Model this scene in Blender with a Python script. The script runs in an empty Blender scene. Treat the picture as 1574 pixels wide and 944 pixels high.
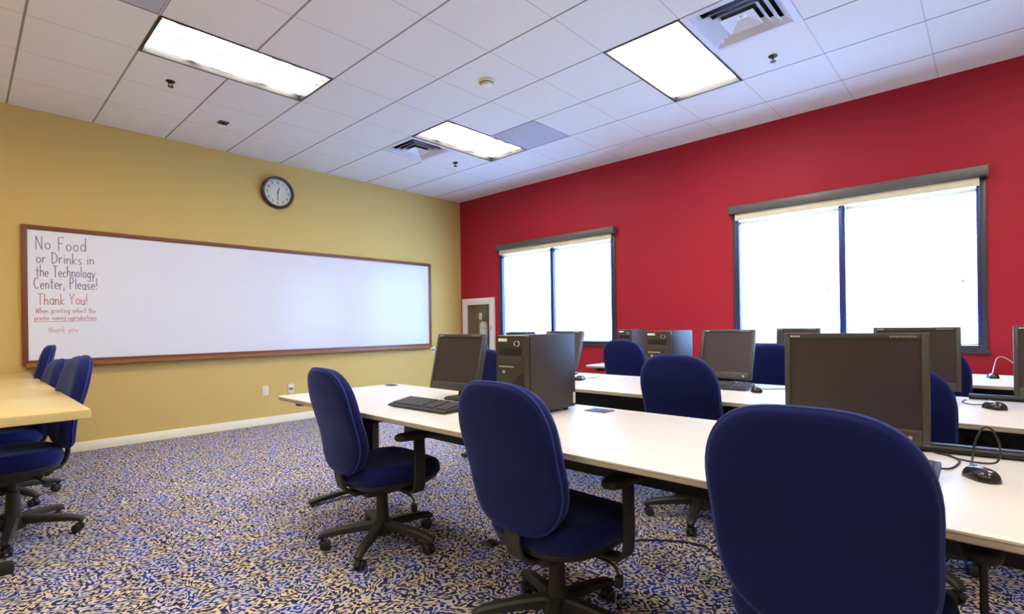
import bpy, bmesh, math, random
from mathutils import Vector, Matrix
random.seed(7)
PI = math.pi
S = bpy.context.scene
COL = S.collection

# ------------------------------------------------------------------ camera, world, exposure
H_EYE, Z_CEIL = 1.1602, 3.2323
YAW, PITCH, ROLL, FPX = 0.7502, 0.0017, -0.0136, 792.13
cam_d = bpy.data.cameras.new('camera')
cam = bpy.data.objects.new('camera', cam_d)
COL.objects.link(cam)
fw = Vector((math.cos(PITCH)*math.cos(YAW), math.cos(PITCH)*math.sin(YAW), math.sin(PITCH)))
rt = Vector((math.sin(YAW), -math.cos(YAW), 0))
up = rt.cross(fw)
cr, sr = math.cos(ROLL), math.sin(ROLL)
rt, up = cr*rt + sr*up, -sr*rt + cr*up
M = Matrix((rt, up, -fw)).transposed().to_4x4()
M.translation = Vector((0, 0, H_EYE))
cam.matrix_world = M
cam_d.sensor_width = 36
cam_d.lens = FPX/1574*36
cam_d.shift_y = 27.9/1574
cam_d.shift_x = -1.31/1574
cam_d.clip_start = 0.02
S.camera = cam

S.view_settings.view_transform = 'Standard'
S.view_settings.look = 'None'
S.view_settings.gamma = 1
S.view_settings.use_curve_mapping = False
S.view_settings.exposure = 0.56

SKY = 36.0            # daylight outside the blinds
LAMP = 15.5           # ceiling light panels
w = bpy.data.worlds.new('daylight'); S.world = w; w.use_nodes = True
bg = w.node_tree.nodes['Background']
bg.inputs[0].default_value = (0.33, 0.62, 1.16, 1)
bg.inputs[1].default_value = SKY

# ------------------------------------------------------------------ materials
def lin(c):
    return tuple(((v/255)/12.92 if v/255 <= .04045 else ((v/255+.055)/1.055)**2.4) for v in c)
MATS = {}
def mat(name, rgb, rough=.5, metal=0., bump=None, spec=.5, emit=None, emit_s=0, coat=0, vary=0.0, vscale=40, sheen=0):
    m = bpy.data.materials.new(name); m.use_nodes = True
    nt = m.node_tree; b = nt.nodes['Principled BSDF']
    c = lin(rgb)+(1,)
    b.inputs['Base Color'].default_value = c
    b.inputs['Roughness'].default_value = rough
    b.inputs['Metallic'].default_value = metal
    b.inputs['Specular IOR Level'].default_value = spec
    if coat: b.inputs['Coat Weight'].default_value = coat
    if sheen:
        b.inputs['Sheen Weight'].default_value = sheen
        b.inputs['Sheen Roughness'].default_value = .35; b.inputs['Sheen Tint'].default_value = (.35, .45, 1, 1)
    if emit:
        b.inputs['Emission Color'].default_value = lin(emit)+(1,)
        b.inputs['Emission Strength'].default_value = emit_s
    tc = nt.nodes.new('ShaderNodeTexCoord')
    if vary:
        n = nt.nodes.new('ShaderNodeTexNoise'); n.inputs['Scale'].default_value = vscale
        nt.links.new(tc.outputs['Object'], n.inputs['Vector'])
        r = nt.nodes.new('ShaderNodeMapRange')
        r.inputs['To Min'].default_value = 1-vary; r.inputs['To Max'].default_value = 1+vary
        nt.links.new(n.outputs['Fac'], r.inputs['Value'])
        v = nt.nodes.new('ShaderNodeVectorMath'); v.operation = 'SCALE'
        v.inputs[0].default_value = c[:3]
        nt.links.new(r.outputs[0], v.inputs['Scale'])
        nt.links.new(v.outputs[0], b.inputs['Base Color'])
    if bump:
        n = nt.nodes.new('ShaderNodeTexNoise'); n.inputs['Scale'].default_value = bump[0]
        nt.links.new(tc.outputs['Object'], n.inputs['Vector'])
        bp = nt.nodes.new('ShaderNodeBump'); bp.inputs['Strength'].default_value = bump[1]
        bp.inputs['Distance'].default_value = .002
        nt.links.new(n.outputs['Fac'], bp.inputs['Height'])
        nt.links.new(bp.outputs[0], b.inputs['Normal'])
    MATS[name] = m
    return m

mat('yellow_paint', (208, 172, 96), .75, bump=(180, .15), spec=.25)
mat('red_paint', (166, 24, 38), .6, bump=(180, .15), spec=.3)
mat('white_paint', (200, 196, 186), .7)
mat('cream_base', (250, 238, 202), .5)
mat('navy_fabric', (22, 27, 84), .85, bump=(900, .35), vary=.12, vscale=260, sheen=.38, spec=.2)
mat('navy_piping', (52, 62, 130), .75, spec=.2)
mat('black_plastic', (44, 42, 38), .5, bump=(500, .1), spec=.45)
mat('wheel', (34, 32, 34), .4)
mat('dark_metal', (46, 43, 38), .45, metal=.3)
mat('laminate', (224, 215, 204), .32, vary=.02, vscale=60, spec=.5)
mat('table_edge', (176, 160, 142), .45)
mat('table_black', (26, 24, 23), .6)
mat('grey_leg', (96, 90, 84), .45, metal=.4)
mat('pc_case', (64, 57, 50), .55, bump=(700, .08), spec=.45)
mat('pc_front', (62, 57, 46), .4)
mat('pc_dark', (24, 23, 22), .5)
mat('silver', (196, 194, 188), .3, metal=.7)
mat('white_mark', (235, 235, 230), .4)
mat('monitor_bezel', (66, 63, 60), .4)
mat('monitor_back', (44, 43, 46), .5)
mat('screen', (56, 47, 51), .28, spec=.5)
mat('keyboard_black', (40, 38, 40), .5)
mat('key_black', (64, 60, 62), .45)
mat('gloss_black', (40, 32, 32), .22, spec=.5)
mat('cable', (30, 28, 30), .5)
mat('cable_grey', (150, 140, 136), .5)
mat('window_frame', (62, 62, 66), .4, metal=.3)
mat('blue_fringe_frame', (48, 52, 108), .35, metal=.3)  # grey-navy frame; the extra blue of lens fringing is put into the colour
mat('valance', (92, 88, 82), .45, metal=.2)
mat('headrail', (222, 210, 176), .5)
mat('board_frame', (116, 62, 26), .45, vary=.18, vscale=18)
mat('tray_wood', (150, 92, 40), .4, vary=.15, vscale=14)
mat('board_white', (236, 236, 240), .2, spec=.5)
mat('ink_blue', (84, 86, 124), .6)
mat('ink_red', (216, 112, 118), .6)
mat('clock_rim', (58, 36, 28), .35, coat=.3)
mat('clock_face', (226, 226, 208), .5)
mat('clock_ink', (54, 50, 46), .5)
mat('plate', (236, 226, 196), .4)
mat('plate_dark', (120, 108, 96), .5)
mat('cabinet_white', (232, 226, 222), .45)
mat('cabinet_inside', (130, 108, 84), .6)
mat('ext_body', (214, 212, 190), .35)
mat('ext_dark', (96, 74, 56), .5)
mat('vent_white', (226, 226, 232), .45)
mat('vent_dark', (44, 42, 50), .7)
mat('grille', (176, 172, 180), .6)
mat('fixture_frame', (44, 40, 44), .45, metal=.3)
mat('sprinkler', (74, 58, 50), .4, metal=.6)
mat('sensor', (92, 84, 76), .5)
mat('smoke_white', (236, 230, 206), .5)
mat('desk_wood', (212, 184, 120), .35, vary=.05, vscale=9)
mat('desk_edge', (196, 166, 110), .45)

def carpet():
    m = bpy.data.materials.new('carpet'); m.use_nodes = True; MATS['carpet'] = m
    nt = m.node_tree; N = nt.nodes; L = nt.links
    b = N['Principled BSDF']; b.inputs['Roughness'].default_value = .95
    b.inputs['Specular IOR Level'].default_value = .1
    tc = N.new('ShaderNodeTexCoord')
    n1 = N.new('ShaderNodeTexNoise'); n1.noise_dimensions = '2D'
    n1.inputs['Scale'].default_value = 14; n1.inputs['Detail'].default_value = 0; n1.inputs['Distortion'].default_value = .25
    L.new(tc.outputs['Object'], n1.inputs['Vector'])
    mul = N.new('ShaderNodeMath'); mul.operation = 'MULTIPLY'; mul.inputs[1].default_value = 42
    L.new(n1.outputs['Fac'], mul.inputs[0])
    sn = N.new('ShaderNodeMath'); sn.operation = 'SINE'; L.new(mul.outputs[0], sn.inputs[0])
    brk = N.new('ShaderNodeTexNoise'); brk.noise_dimensions = '2D'
    brk.inputs['Scale'].default_value = 58; brk.inputs['Detail'].default_value = 0
    L.new(tc.outputs['Object'], brk.inputs['Vector'])
    mb = N.new('ShaderNodeMapRange'); mb.inputs['From Min'].default_value = .3; mb.inputs['From Max'].default_value = .7
    mb.inputs['To Min'].default_value = -1.0; mb.inputs['To Max'].default_value = 1.0
    L.new(brk.outputs['Fac'], mb.inputs['Value'])
    ad = N.new('ShaderNodeMath'); ad.operation = 'ADD'
    L.new(sn.outputs[0], ad.inputs[0]); L.new(mb.outputs[0], ad.inputs[1])
    st = N.new('ShaderNodeMapRange'); st.inputs['From Min'].default_value = -.14; st.inputs['From Max'].default_value = .22
    L.new(ad.outputs[0], st.inputs['Value'])
    # beige / grey ground
    n2 = N.new('ShaderNodeTexNoise'); n2.noise_dimensions = '2D'; n2.inputs['Scale'].default_value = 9
    L.new(tc.outputs['Object'], n2.inputs['Vector'])
    r2 = N.new('ShaderNodeValToRGB')
    r2.color_ramp.elements[0].position = .38; r2.color_ramp.elements[0].color = lin((192, 188, 198))+(1,)
    r2.color_ramp.elements[1].position = .62; r2.color_ramp.elements[1].color = lin((218, 198, 158))+(1,)
    L.new(n2.outputs['Fac'], r2.inputs[0])
    # navy / royal blue scrolls
    n3 = N.new('ShaderNodeTexNoise'); n3.noise_dimensions = '2D'; n3.inputs['Scale'].default_value = 7; n3.inputs['Detail'].default_value = 2
    L.new(tc.outputs['Object'], n3.inputs['Vector'])
    r3 = N.new('ShaderNodeValToRGB')
    r3.color_ramp.elements[0].position = .5; r3.color_ramp.elements[0].color = lin((46, 42, 84))+(1,)
    r3.color_ramp.elements[1].position = .66; r3.color_ramp.elements[1].color = lin((40, 62, 156))+(1,)
    L.new(n3.outputs['Fac'], r3.inputs[0])
    mx = N.new('ShaderNodeMix'); mx.data_type = 'RGBA'
    L.new(st.outputs[0], mx.inputs[0]); L.new(r3.outputs[0], mx.inputs[6]); L.new(r2.outputs[0], mx.inputs[7])
    L.new(mx.outputs[2], b.inputs['Base Color'])
    n4 = N.new('ShaderNodeTexNoise'); n4.inputs['Scale'].default_value = 420
    L.new(tc.outputs['Object'], n4.inputs['Vector'])
    bp = N.new('ShaderNodeBump'); bp.inputs['Strength'].default_value = .5; bp.inputs['Distance'].default_value = .003
    L.new(n4.outputs['Fac'], bp.inputs['Height']); L.new(bp.outputs[0], b.inputs['Normal'])
carpet()

GX, GY, G = 0.3029, 0.3196, 0.6096
def ceiling_mat():
    m = bpy.data.materials.new('ceiling_tile'); m.use_nodes = True; MATS['ceiling_tile'] = m
    nt = m.node_tree; N = nt.nodes; L = nt.links
    b = N['Principled BSDF']; b.inputs['Roughness'].default_value = .9; b.inputs['Specular IOR Level'].default_value = .1
    tc = N.new('ShaderNodeTexCoord'); sp = N.new('ShaderNodeSeparateXYZ'); L.new(tc.outputs['Object'], sp.inputs[0])
    def line(sock, off, half):
        a = N.new('ShaderNodeMath'); a.operation = 'SUBTRACT'; L.new(sock, a.inputs[0]); a.inputs[1].default_value = off-10*G
        d = N.new('ShaderNodeMath'); d.operation = 'PINGPONG'; L.new(a.outputs[0], d.inputs[0]); d.inputs[1].default_value = G/2
        r = N.new('ShaderNodeMapRange'); r.inputs['From Min'].default_value = half*.6; r.inputs['From Max'].default_value = half*1.3
        r.inputs['To Min'].default_value = 1; r.inputs['To Max'].default_value = 0
        L.new(d.outputs[0], r.inputs['Value']); return r.outputs[0]
    lx = line(sp.outputs[0], GX, .0075); ly = line(sp.outputs[1], GY, .0045)
    sc = N.new('ShaderNodeMath'); sc.operation = 'MULTIPLY'; sc.inputs[1].default_value = .42; L.new(ly, sc.inputs[0])
    mxx = N.new('ShaderNodeMath'); mxx.operation = 'MAXIMUM'; L.new(lx, mxx.inputs[0]); L.new(sc.outputs[0], mxx.inputs[1])
    ns = N.new('ShaderNodeTexNoise'); ns.inputs['Scale'].default_value = 140; ns.inputs['Detail'].default_value = 3
    L.new(tc.outputs['Object'], ns.inputs['Vector'])
    rp = N.new('ShaderNodeMapRange'); rp.inputs['To Min'].default_value = .94; rp.inputs['To Max'].default_value = 1.04
    L.new(ns.outputs['Fac'], rp.inputs['Value'])
    vs = N.new('ShaderNodeVectorMath'); vs.operation = 'SCALE'; vs.inputs[0].default_value = lin((238, 236, 230))
    L.new(rp.outputs[0], vs.inputs['Scale'])
    # a stained tile
    vd = N.new('ShaderNodeVectorMath'); vd.operation = 'DISTANCE'; vd.inputs[1].default_value = (1.62, 5.2, 0)
    L.new(tc.outputs['Object'], vd.inputs[0])
    n5 = N.new('ShaderNodeTexNoise'); n5.inputs['Scale'].default_value = 9; L.new(tc.outputs['Object'], n5.inputs['Vector'])
    sub = N.new('ShaderNodeMath'); sub.operation = 'MULTIPLY_ADD'; sub.inputs[1].default_value = .35; L.new(n5.outputs['Fac'], sub.inputs[0]); L.new(vd.outputs['Value'], sub.inputs[2])
    rs = N.new('ShaderNodeMapRange'); rs.inputs['From Min'].default_value = .2; rs.inputs['From Max'].default_value = .4
    rs.inputs['To Min'].default_value = .35; rs.inputs['To Max'].default_value = 0
    L.new(sub.outputs[0], rs.inputs['Value'])
    m0 = N.new('ShaderNodeMix'); m0.data_type = 'RGBA'; L.new(rs.outputs[0], m0.inputs[0]); L.new(vs.outputs[0], m0.inputs[6])
    m0.inputs[7].default_value = lin((196, 178, 120))+(1,)
    m1 = N.new('ShaderNodeMix'); m1.data_type = 'RGBA'; L.new(mxx.outputs[0], m1.inputs[0]); L.new(m0.outputs[2], m1.inputs[6])
    m1.inputs[7].default_value = lin((150, 142, 130))+(1,)
    L.new(m1.outputs[2], b.inputs['Base Color'])
ceiling_mat()

def lens_mat(name, contrast):
    m = bpy.data.materials.new(name); m.use_nodes = True; MATS[name] = m
    nt = m.node_tree; N = nt.nodes; L = nt.links
    N.remove(N['Principled BSDF'])
    e = N.new('ShaderNodeEmission')
    tc = N.new('ShaderNodeTexCoord')
    br = N.new('ShaderNodeTexNoise'); br.inputs['Scale'].default_value = 1.0; br.inputs['Detail'].default_value = 1.5
    mp = N.new('ShaderNodeMapping'); mp.inputs['Scale'].default_value = (6, 14, 1)
    L.new(tc.outputs['Object'], mp.inputs[0]); L.new(mp.outputs[0], br.inputs['Vector'])
    r = N.new('ShaderNodeValToRGB'); r.color_ramp.elements[0].position = .50; r.color_ramp.elements[1].position = .63
    r.color_ramp.elements[0].color = (1, .95, .83, 1)
    k = contrast
    r.color_ramp.elements[1].color = (k*.9, k*.9, k*1.05, 1)
    L.new(br.outputs['Fac'], r.inputs[0]); L.new(r.outputs[0], e.inputs[0])
    e.inputs[1].default_value = LAMP
    L.new(e.outputs[0], N['Material Output'].inputs[0])
lens_mat('lens', .045)
lens_mat('lens_plain', .95)

def slat_mat():
    m = bpy.data.materials.new('blind_slat'); m.use_nodes = True; MATS['blind_slat'] = m
    nt = m.node_tree; N = nt.nodes; L = nt.links
    N.remove(N['Principled BSDF'])
    d = N.new('ShaderNodeBsdfDiffuse'); d.inputs[0].default_value = (.82, .84, .88, 1)
    t = N.new('ShaderNodeBsdfTranslucent'); t.inputs[0].default_value = (.86, .9, .96, 1)
    x = N.new('ShaderNodeMixShader'); x.inputs[0].default_value = .5
    L.new(d.outputs[0], x.inputs[1]); L.new(t.outputs[0], x.inputs[2]); L.new(x.outputs[0], N['Material Output'].inputs[0])
slat_mat()
def glass_mat():
    m = bpy.data.materials.new('pane_glass'); m.use_nodes = True; MATS['pane_glass'] = m
    nt = m.node_tree; N = nt.nodes; L = nt.links
    N.remove(N['Principled BSDF'])
    t = N.new('ShaderNodeBsdfTransparent'); t.inputs[0].default_value = (.95, .97, .98, 1)
    g = N.new('ShaderNodeBsdfGlossy'); g.inputs['Roughness'].default_value = .02
    x = N.new('ShaderNodeMixShader'); x.inputs[0].default_value = .08
    L.new(t.outputs[0], x.inputs[1]); L.new(g.outputs[0], x.inputs[2]); L.new(x.outputs[0], N['Material Output'].inputs[0])
glass_mat()

# ------------------------------------------------------------------ mesh helpers
def add_box(bm, a, b, bev=0, seg=2):
    x0, y0, z0 = a; x1, y1, z1 = b
    x0, x1 = min(x0, x1), max(x0, x1); y0, y1 = min(y0, y1), max(y0, y1); z0, z1 = min(z0, z1), max(z0, z1)
    vs = [bm.verts.new(p) for p in ((x0,y0,z0),(x1,y0,z0),(x1,y1,z0),(x0,y1,z0),(x0,y0,z1),(x1,y0,z1),(x1,y1,z1),(x0,y1,z1))]
    fs = [bm.faces.new([vs[i] for i in f]) for f in ((3,2,1,0),(4,5,6,7),(0,1,5,4),(1,2,6,5),(2,3,7,6),(3,0,4,7))]
    if bev:
        es = {e for f in fs for e in f.edges}
        r = bmesh.ops.bevel(bm, geom=list(es), offset=bev, segments=seg, profile=.5, affect='EDGES')
        return list({v for f in r['faces'] for v in f.verts})
    return vs
def ring(bm, pts): return [bm.verts.new(p) for p in pts]
def bridge(bm, a, b):
    n = len(a)
    for i in range(n): bm.faces.new((a[i], a[(i+1) % n], b[(i+1) % n], b[i]))
def add_loft(bm, rings, cap0=True, cap1=True):
    rs = [ring(bm, r) for r in rings]
    for a, b in zip(rs, rs[1:]): bridge(bm, a, b)
    if cap0: bm.faces.new(rs[0][::-1])
    if cap1: bm.faces.new(rs[-1])
    return rs
def add_lathe(bm, prof, n=24, c=(0,0,0), axis='z'):
    rings = []
    for r, h in prof:
        pts = []
        for i in range(n):
            t = 2*PI*i/n; u, v = r*math.cos(t), r*math.sin(t)
            p = {'z': (u, v, h), 'x': (h, u, v), 'y': (v, h, u)}[axis]
            pts.append((p[0]+c[0], p[1]+c[1], p[2]+c[2]))
        rings.append(pts)
    add_loft(bm, rings)
def smooth_path(pts, sub=6):
    P = [Vector(p) for p in pts]
    if len(P) < 3: return P
    out = []
    for i in range(len(P)-1):
        p0 = P[i-1] if i else P[0]*2-P[1]; p1, p2 = P[i], P[i+1]
        p3 = P[i+2] if i+2 < len(P) else P[-1]*2-P[-2]
        for k in range(sub):
            t = k/sub
            out.append(.5*((2*p1)+(p2-p0)*t+(2*p0-5*p1+4*p2-p3)*t*t+(3*p1-p0-3*p2+p3)*t**3))
    out.append(P[-1]); return out
def add_sweep(bm, path, section, upv=(0,0,1)):
    """section: list of (side, up) offsets or a function of t returning it"""
    P = [Vector(p) for p in path]; n = len(P); rings = []
    side = None
    for i, p in enumerate(P):
        d = (P[min(i+1, n-1)]-P[max(i-1, 0)]).normalized()
        s = d.cross(Vector(upv))
        if s.length < 1e-3: s = side if side else d.cross(Vector((1, .13, 0)))
        s.normalize()
        if side is not None and s.dot(side) < 0: s = -s
        side = s
        u = s.cross(d).normalized()
        sec = section(i/(n-1)) if callable(section) else section
        rings.append([tuple(p+s*a+u*b) for a, b in sec])
    add_loft(bm, rings)
def circ(r, n=8): return [(r*math.cos(2*PI*i/n), r*math.sin(2*PI*i/n)) for i in range(n)]
def rect(a, b, c=0.0):
    a /= 2; b /= 2
    if not c: return [(-a,-b),(a,-b),(a,b),(-a,b)]
    return [(-a+c,-b),(a-c,-b),(a,-b+c),(a,b-c),(a-c,b),(-a+c,b),(-a,b-c),(-a,-b+c)]
def add_tube(bm, pts, r, n=8, sub=6, up=(0,0,1)):
    add_sweep(bm, smooth_path(pts, sub) if sub else pts, circ(r, n), up)
def add_prism(bm, poly, z0, z1, bev=0):
    add_loft(bm, [[(x, y, z0) for x, y in poly], [(x, y, z1) for x, y in poly]])
def sup(n, a, b, e=2.8):
    o = []
    for i in range(n):
        t = 2*PI*i/n; c, s = math.cos(t), math.sin(t)
        o.append((a*math.copysign(abs(c)**(2/e), c), b*math.copysign(abs(s)**(2/e), s)))
    return o
def rrect(w, h, r, k=5):
    o = []
    for cx, cy, a0 in ((w/2-r, h/2-r, 0), (-w/2+r, h/2-r, 90), (-w/2+r, -h/2+r, 180), (w/2-r, -h/2+r, 270)):
        for i in range(k+1):
            t = math.radians(a0+90*i/k); o.append((cx+r*math.cos(t), cy+r*math.sin(t)))
    return o
def obj(name, bm, m, parent=None, loc=None, rot=None, ang=35):
    bmesh.ops.recalc_face_normals(bm, faces=bm.faces[:])
    me = bpy.data.meshes.new(name); bm.to_mesh(me); bm.free()
    me.materials.append(MATS[m] if isinstance(m, str) else m)
    for p in me.polygons: p.use_smooth = True
    me.set_sharp_from_angle(angle=math.radians(ang))
    o = bpy.data.objects.new(name, me); COL.objects.link(o)
    if parent: o.parent = parent
    if loc: o.location = loc
    if rot: o.rotation_euler = rot
    return o
def nb(): return bmesh.new()
def tag(o, label=None, cat=None, group=None, kind=None):
    if label: o['label'] = label
    if cat: o['category'] = cat
    if group: o['group'] = group
    if kind: o['kind'] = kind
    return o
def thing(name, label, cat, loc=(0,0,0), rz=0, group=None):
    o = bpy.data.objects.new(name, None); COL.objects.link(o)
    o.empty_display_size = .1
    o.location = loc; o.rotation_euler = (0, 0, rz)
    return tag(o, label, cat, group)
def struct(name, bm, m, parent=None, **k):
    o = obj(name, bm, m, parent, **k)
    if parent is None: o['kind'] = 'structure'
    return o
def kids(o): return [c for c in bpy.data.objects if c.parent == o]
def dup(root, loc, rz, label, group=None, pick=None):
    r = root.copy(); COL.objects.link(r); r.location = loc; r.rotation_euler = (0, 0, rz)
    r['label'] = label
    if group: r['group'] = group
    for ch in kids(root):
        c = ch.copy(); COL.objects.link(c); c.parent = r
        for g in kids(ch):
            d = g.copy(); COL.objects.link(d); d.parent = c
    return r

# ------------------------------------------------------------------ room shell
X0, X1, Y0, Y1 = -2.8, 5.712, -3.0, 6.495
TH = .22
bm = nb(); add_box(bm, (X0-TH, Y0-TH, -.12), (X1+TH, Y1+TH, 0)); struct('floor', bm, 'carpet')

def wall_cells(axis, pos, out, u0, u1, z0, z1, holes):
    """slab of wall with rectangular openings; axis 'x' = plane x=pos"""
    bm = nb()
    us = sorted({u0, u1, *[h[0] for h in holes], *[h[1] for h in holes]})
    zs = sorted({z0, z1, *[h[2] for h in holes], *[h[3] for h in holes]})
    P = (lambda u, z, d: (pos+d, u, z)) if axis == 'x' else (lambda u, z, d: (u, pos+d, z))
    cache = {}
    def V(u, z, d):
        k = (round(u, 5), round(z, 5), d)
        if k not in cache: cache[k] = bm.verts.new(P(u, z, d))
        return cache[k]
    def solid(i, j):
        if not (0 <= i < len(us)-1 and 0 <= j < len(zs)-1): return False
        cu, cz = (us[i]+us[i+1])/2, (zs[j]+zs[j+1])/2
        return not any(h[0] < cu < h[1] and h[2] < cz < h[3] for h in holes)
    for i in range(len(us)-1):
        for j in range(len(zs)-1):
            if not solid(i, j): continue
            a, b, c, d = us[i], us[i+1], zs[j], zs[j+1]
            for dd in (0, out): bm.faces.new((V(a,c,dd), V(b,c,dd), V(b,d,dd), V(a,d,dd)))
            if not solid(i-1, j): bm.faces.new((V(a,c,0), V(a,d,0), V(a,d,out), V(a,c,out)))
            if not solid(i+1, j): bm.faces.new((V(b,c,0), V(b,d,0), V(b,d,out), V(b,c,out)))
            if not solid(i, j-1): bm.faces.new((V(a,c,0), V(b,c,0), V(b,c,out), V(a,c,out)))
            if not solid(i, j+1): bm.faces.new((V(a,d,0), V(b,d,0), V(b,d,out), V(a,d,out)))
    return bm
WZ0, WZ1 = .90, 2.36
WIN = [(3.515, 5.585), (.030, 2.050)]
FEY0, FEY1, FEZ0, FEZ1 = 5.78, 6.35, .76, 1.53
struct('wall_left', wall_cells('y', Y1, TH, X0-TH, X1+TH, 0, Z_CEIL+.5, []), 'yellow_paint')
struct('wall_right', wall_cells('x', X1, TH, Y0, Y1, 0, Z_CEIL+.5, [(a, b, WZ0, WZ1) for a, b in WIN]+[(FEY0, FEY1, FEZ0, FEZ1)]), 'red_paint')
struct('wall_back', wall_cells('y', Y0, -TH, X0-TH, X1+TH, 0, Z_CEIL+.5, []), 'white_paint')
struct('wall_near', wall_cells('x', X0, -TH, Y0, Y1, 0, Z_CEIL+.5, []), 'yellow_paint')
bm = nb(); add_box(bm, (X0, Y1-.012, 0), (X1-.014, Y1, .092), .003); struct('baseboard_left', bm, 'cream_base')
bm = nb(); add_box(bm, (X1-.012, Y0, 0), (X1, Y1-.014, .092), .003); struct('baseboard_right', bm, 'cream_base')

# ceiling: tile cells, left open where a fixture sits
def gx(i): return GX+i*G
def gy(j): return GY+j*G
LIGHTS = [(i, j) for i in (-3, 1, 5) for j in (-2, 2, 6)]     # lower-left cell; two cells long in x
DIFF = [(5, 1), (5, 7)]
GRIL = [(6, 5), (0, 5)]
open_c = set()
for i, j in LIGHTS: open_c |= {(i, j), (i+1, j)}
open_c |= set(DIFF) | set(GRIL)
bm = nb()
xs = [X0-TH]+[gx(i) for i in range(-5, 9) if X0-TH < gx(i) < X1+TH]+[X1+TH]
ys = [Y0-TH]+[gy(j) for j in range(-5, 11) if Y0-TH < gy(j) < Y1+TH]+[Y1+TH]
vc = {}
def cv(a, b):
    if (a, b) not in vc: vc[(a, b)] = bm.verts.new((xs[a], ys[b], Z_CEIL))
    return vc[(a, b)]
for a in range(len(xs)-1):
    for b in range(len(ys)-1):
        ci = round(((xs[a]+xs[a+1])/2-GX)/G-.5); cj = round(((ys[b]+ys[b+1])/2-GY)/G-.5)
        if (ci, cj) in open_c: continue
        bm.faces.new((cv(a, b), cv(a, b+1), cv(a+1, b+1), cv(a+1, b)))
ext = bmesh.ops.extrude_face_region(bm, geom=bm.faces[:])
bmesh.ops.translate(bm, verts=[v for v in ext['geom'] if isinstance(v, bmesh.types.BMVert)], vec=(0, 0, .02))
struct('ceiling', bm, 'ceiling_tile')
bm = nb(); add_box(bm, (X0-TH, Y0-TH, Z_CEIL+.5), (X1+TH, Y1+TH, Z_CEIL+.6)); struct('ceiling_deck', bm, 'white_paint')

# ------------------------------------------------------------------ windows, blinds
def frame_bm(u0, u1, z0, z1, wd, d0, d1, bottom=True):
    bm = nb()
    add_box(bm, (d0, u0, z0), (d1, u0+wd, z1), .003); add_box(bm, (d0, u1-wd, z0), (d1, u1, z1), .003)
    add_box(bm, (d0, u0+wd, z1-wd), (d1, u1-wd, z1), .003); add_box(bm, (d0, u0+wd, z0), (d1, u1-wd, z0+wd), .003)
    return bm
SIDE = ['narrower window beside the white cabinet', 'wider looking window at the right of the red wall']
def make_blind(y0, y1, z0, z1, label, name='window_blind'):
    t = thing(name, label, 'window blind', (X1+.035, (y0+y1)/2, z0), 0, 'white mini blinds in the windows')
    hw = (y1-y0)/2; H = z1-z0
    bm = nb(); pitch = .0205; z = .022
    tilt = math.radians(66)
    while z < H-.012:
        pts = []
        for k in (-1, -.33, .33, 1):
            a = .0125*k; bow = .0016*(1-k*k)
            pts.append((a*math.cos(tilt)+bow*math.sin(tilt), z+a*math.sin(tilt)-bow*math.cos(tilt)))
        va = [bm.verts.new((x, -hw, zz)) for x, zz in pts]; vb = [bm.verts.new((x, hw, zz)) for x, zz in pts]
        for i in range(3): bm.faces.new((va[i], va[i+1], vb[i+1], vb[i]))
        z += pitch
    obj('slats', bm, 'blind_slat', t, ang=60)
    bm = nb(); add_box(bm, (-.010, -hw, 0), (.010, hw, .014), .003); obj('bottom_rail', bm, 'board_white', t)
    bm = nb(); add_box(bm, (-.014, -hw, H-.03), (.014, hw, H), .003); obj('top_rail', bm, 'headrail', t)
    for y in (-hw*.62, hw*.62):
        bm = nb(); add_tube(bm, [(-.0135, y, .01), (-.0135, y, H-.02)], .0012, 6, 0, (1,0,0)); obj('ladder_cord', bm, 'board_white', t)
    bm = nb(); yy = -hw+.09
    add_tube(bm, [(-.018, yy, H*.42), (-.018, yy, H-.02)], .001, 6, 0, (1,0,0)); add_lathe(bm, [(.001, H*.42+.01), (.006, H*.42-.002), (.007, H*.42-.02), (.002, H*.42-.026)], 10, (-.018, yy, 0))
    obj('pull_cord', bm, 'grey_leg', t)
    return t
lbl = [('white mini blind in the left half of the window near the cabinet', 'white mini blind in the right half of the window near the cabinet'),
       ('bright white mini blind left of the dark mullion in the big right window', 'white mini blind with visible slat lines in the big right window, right half')]
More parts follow.
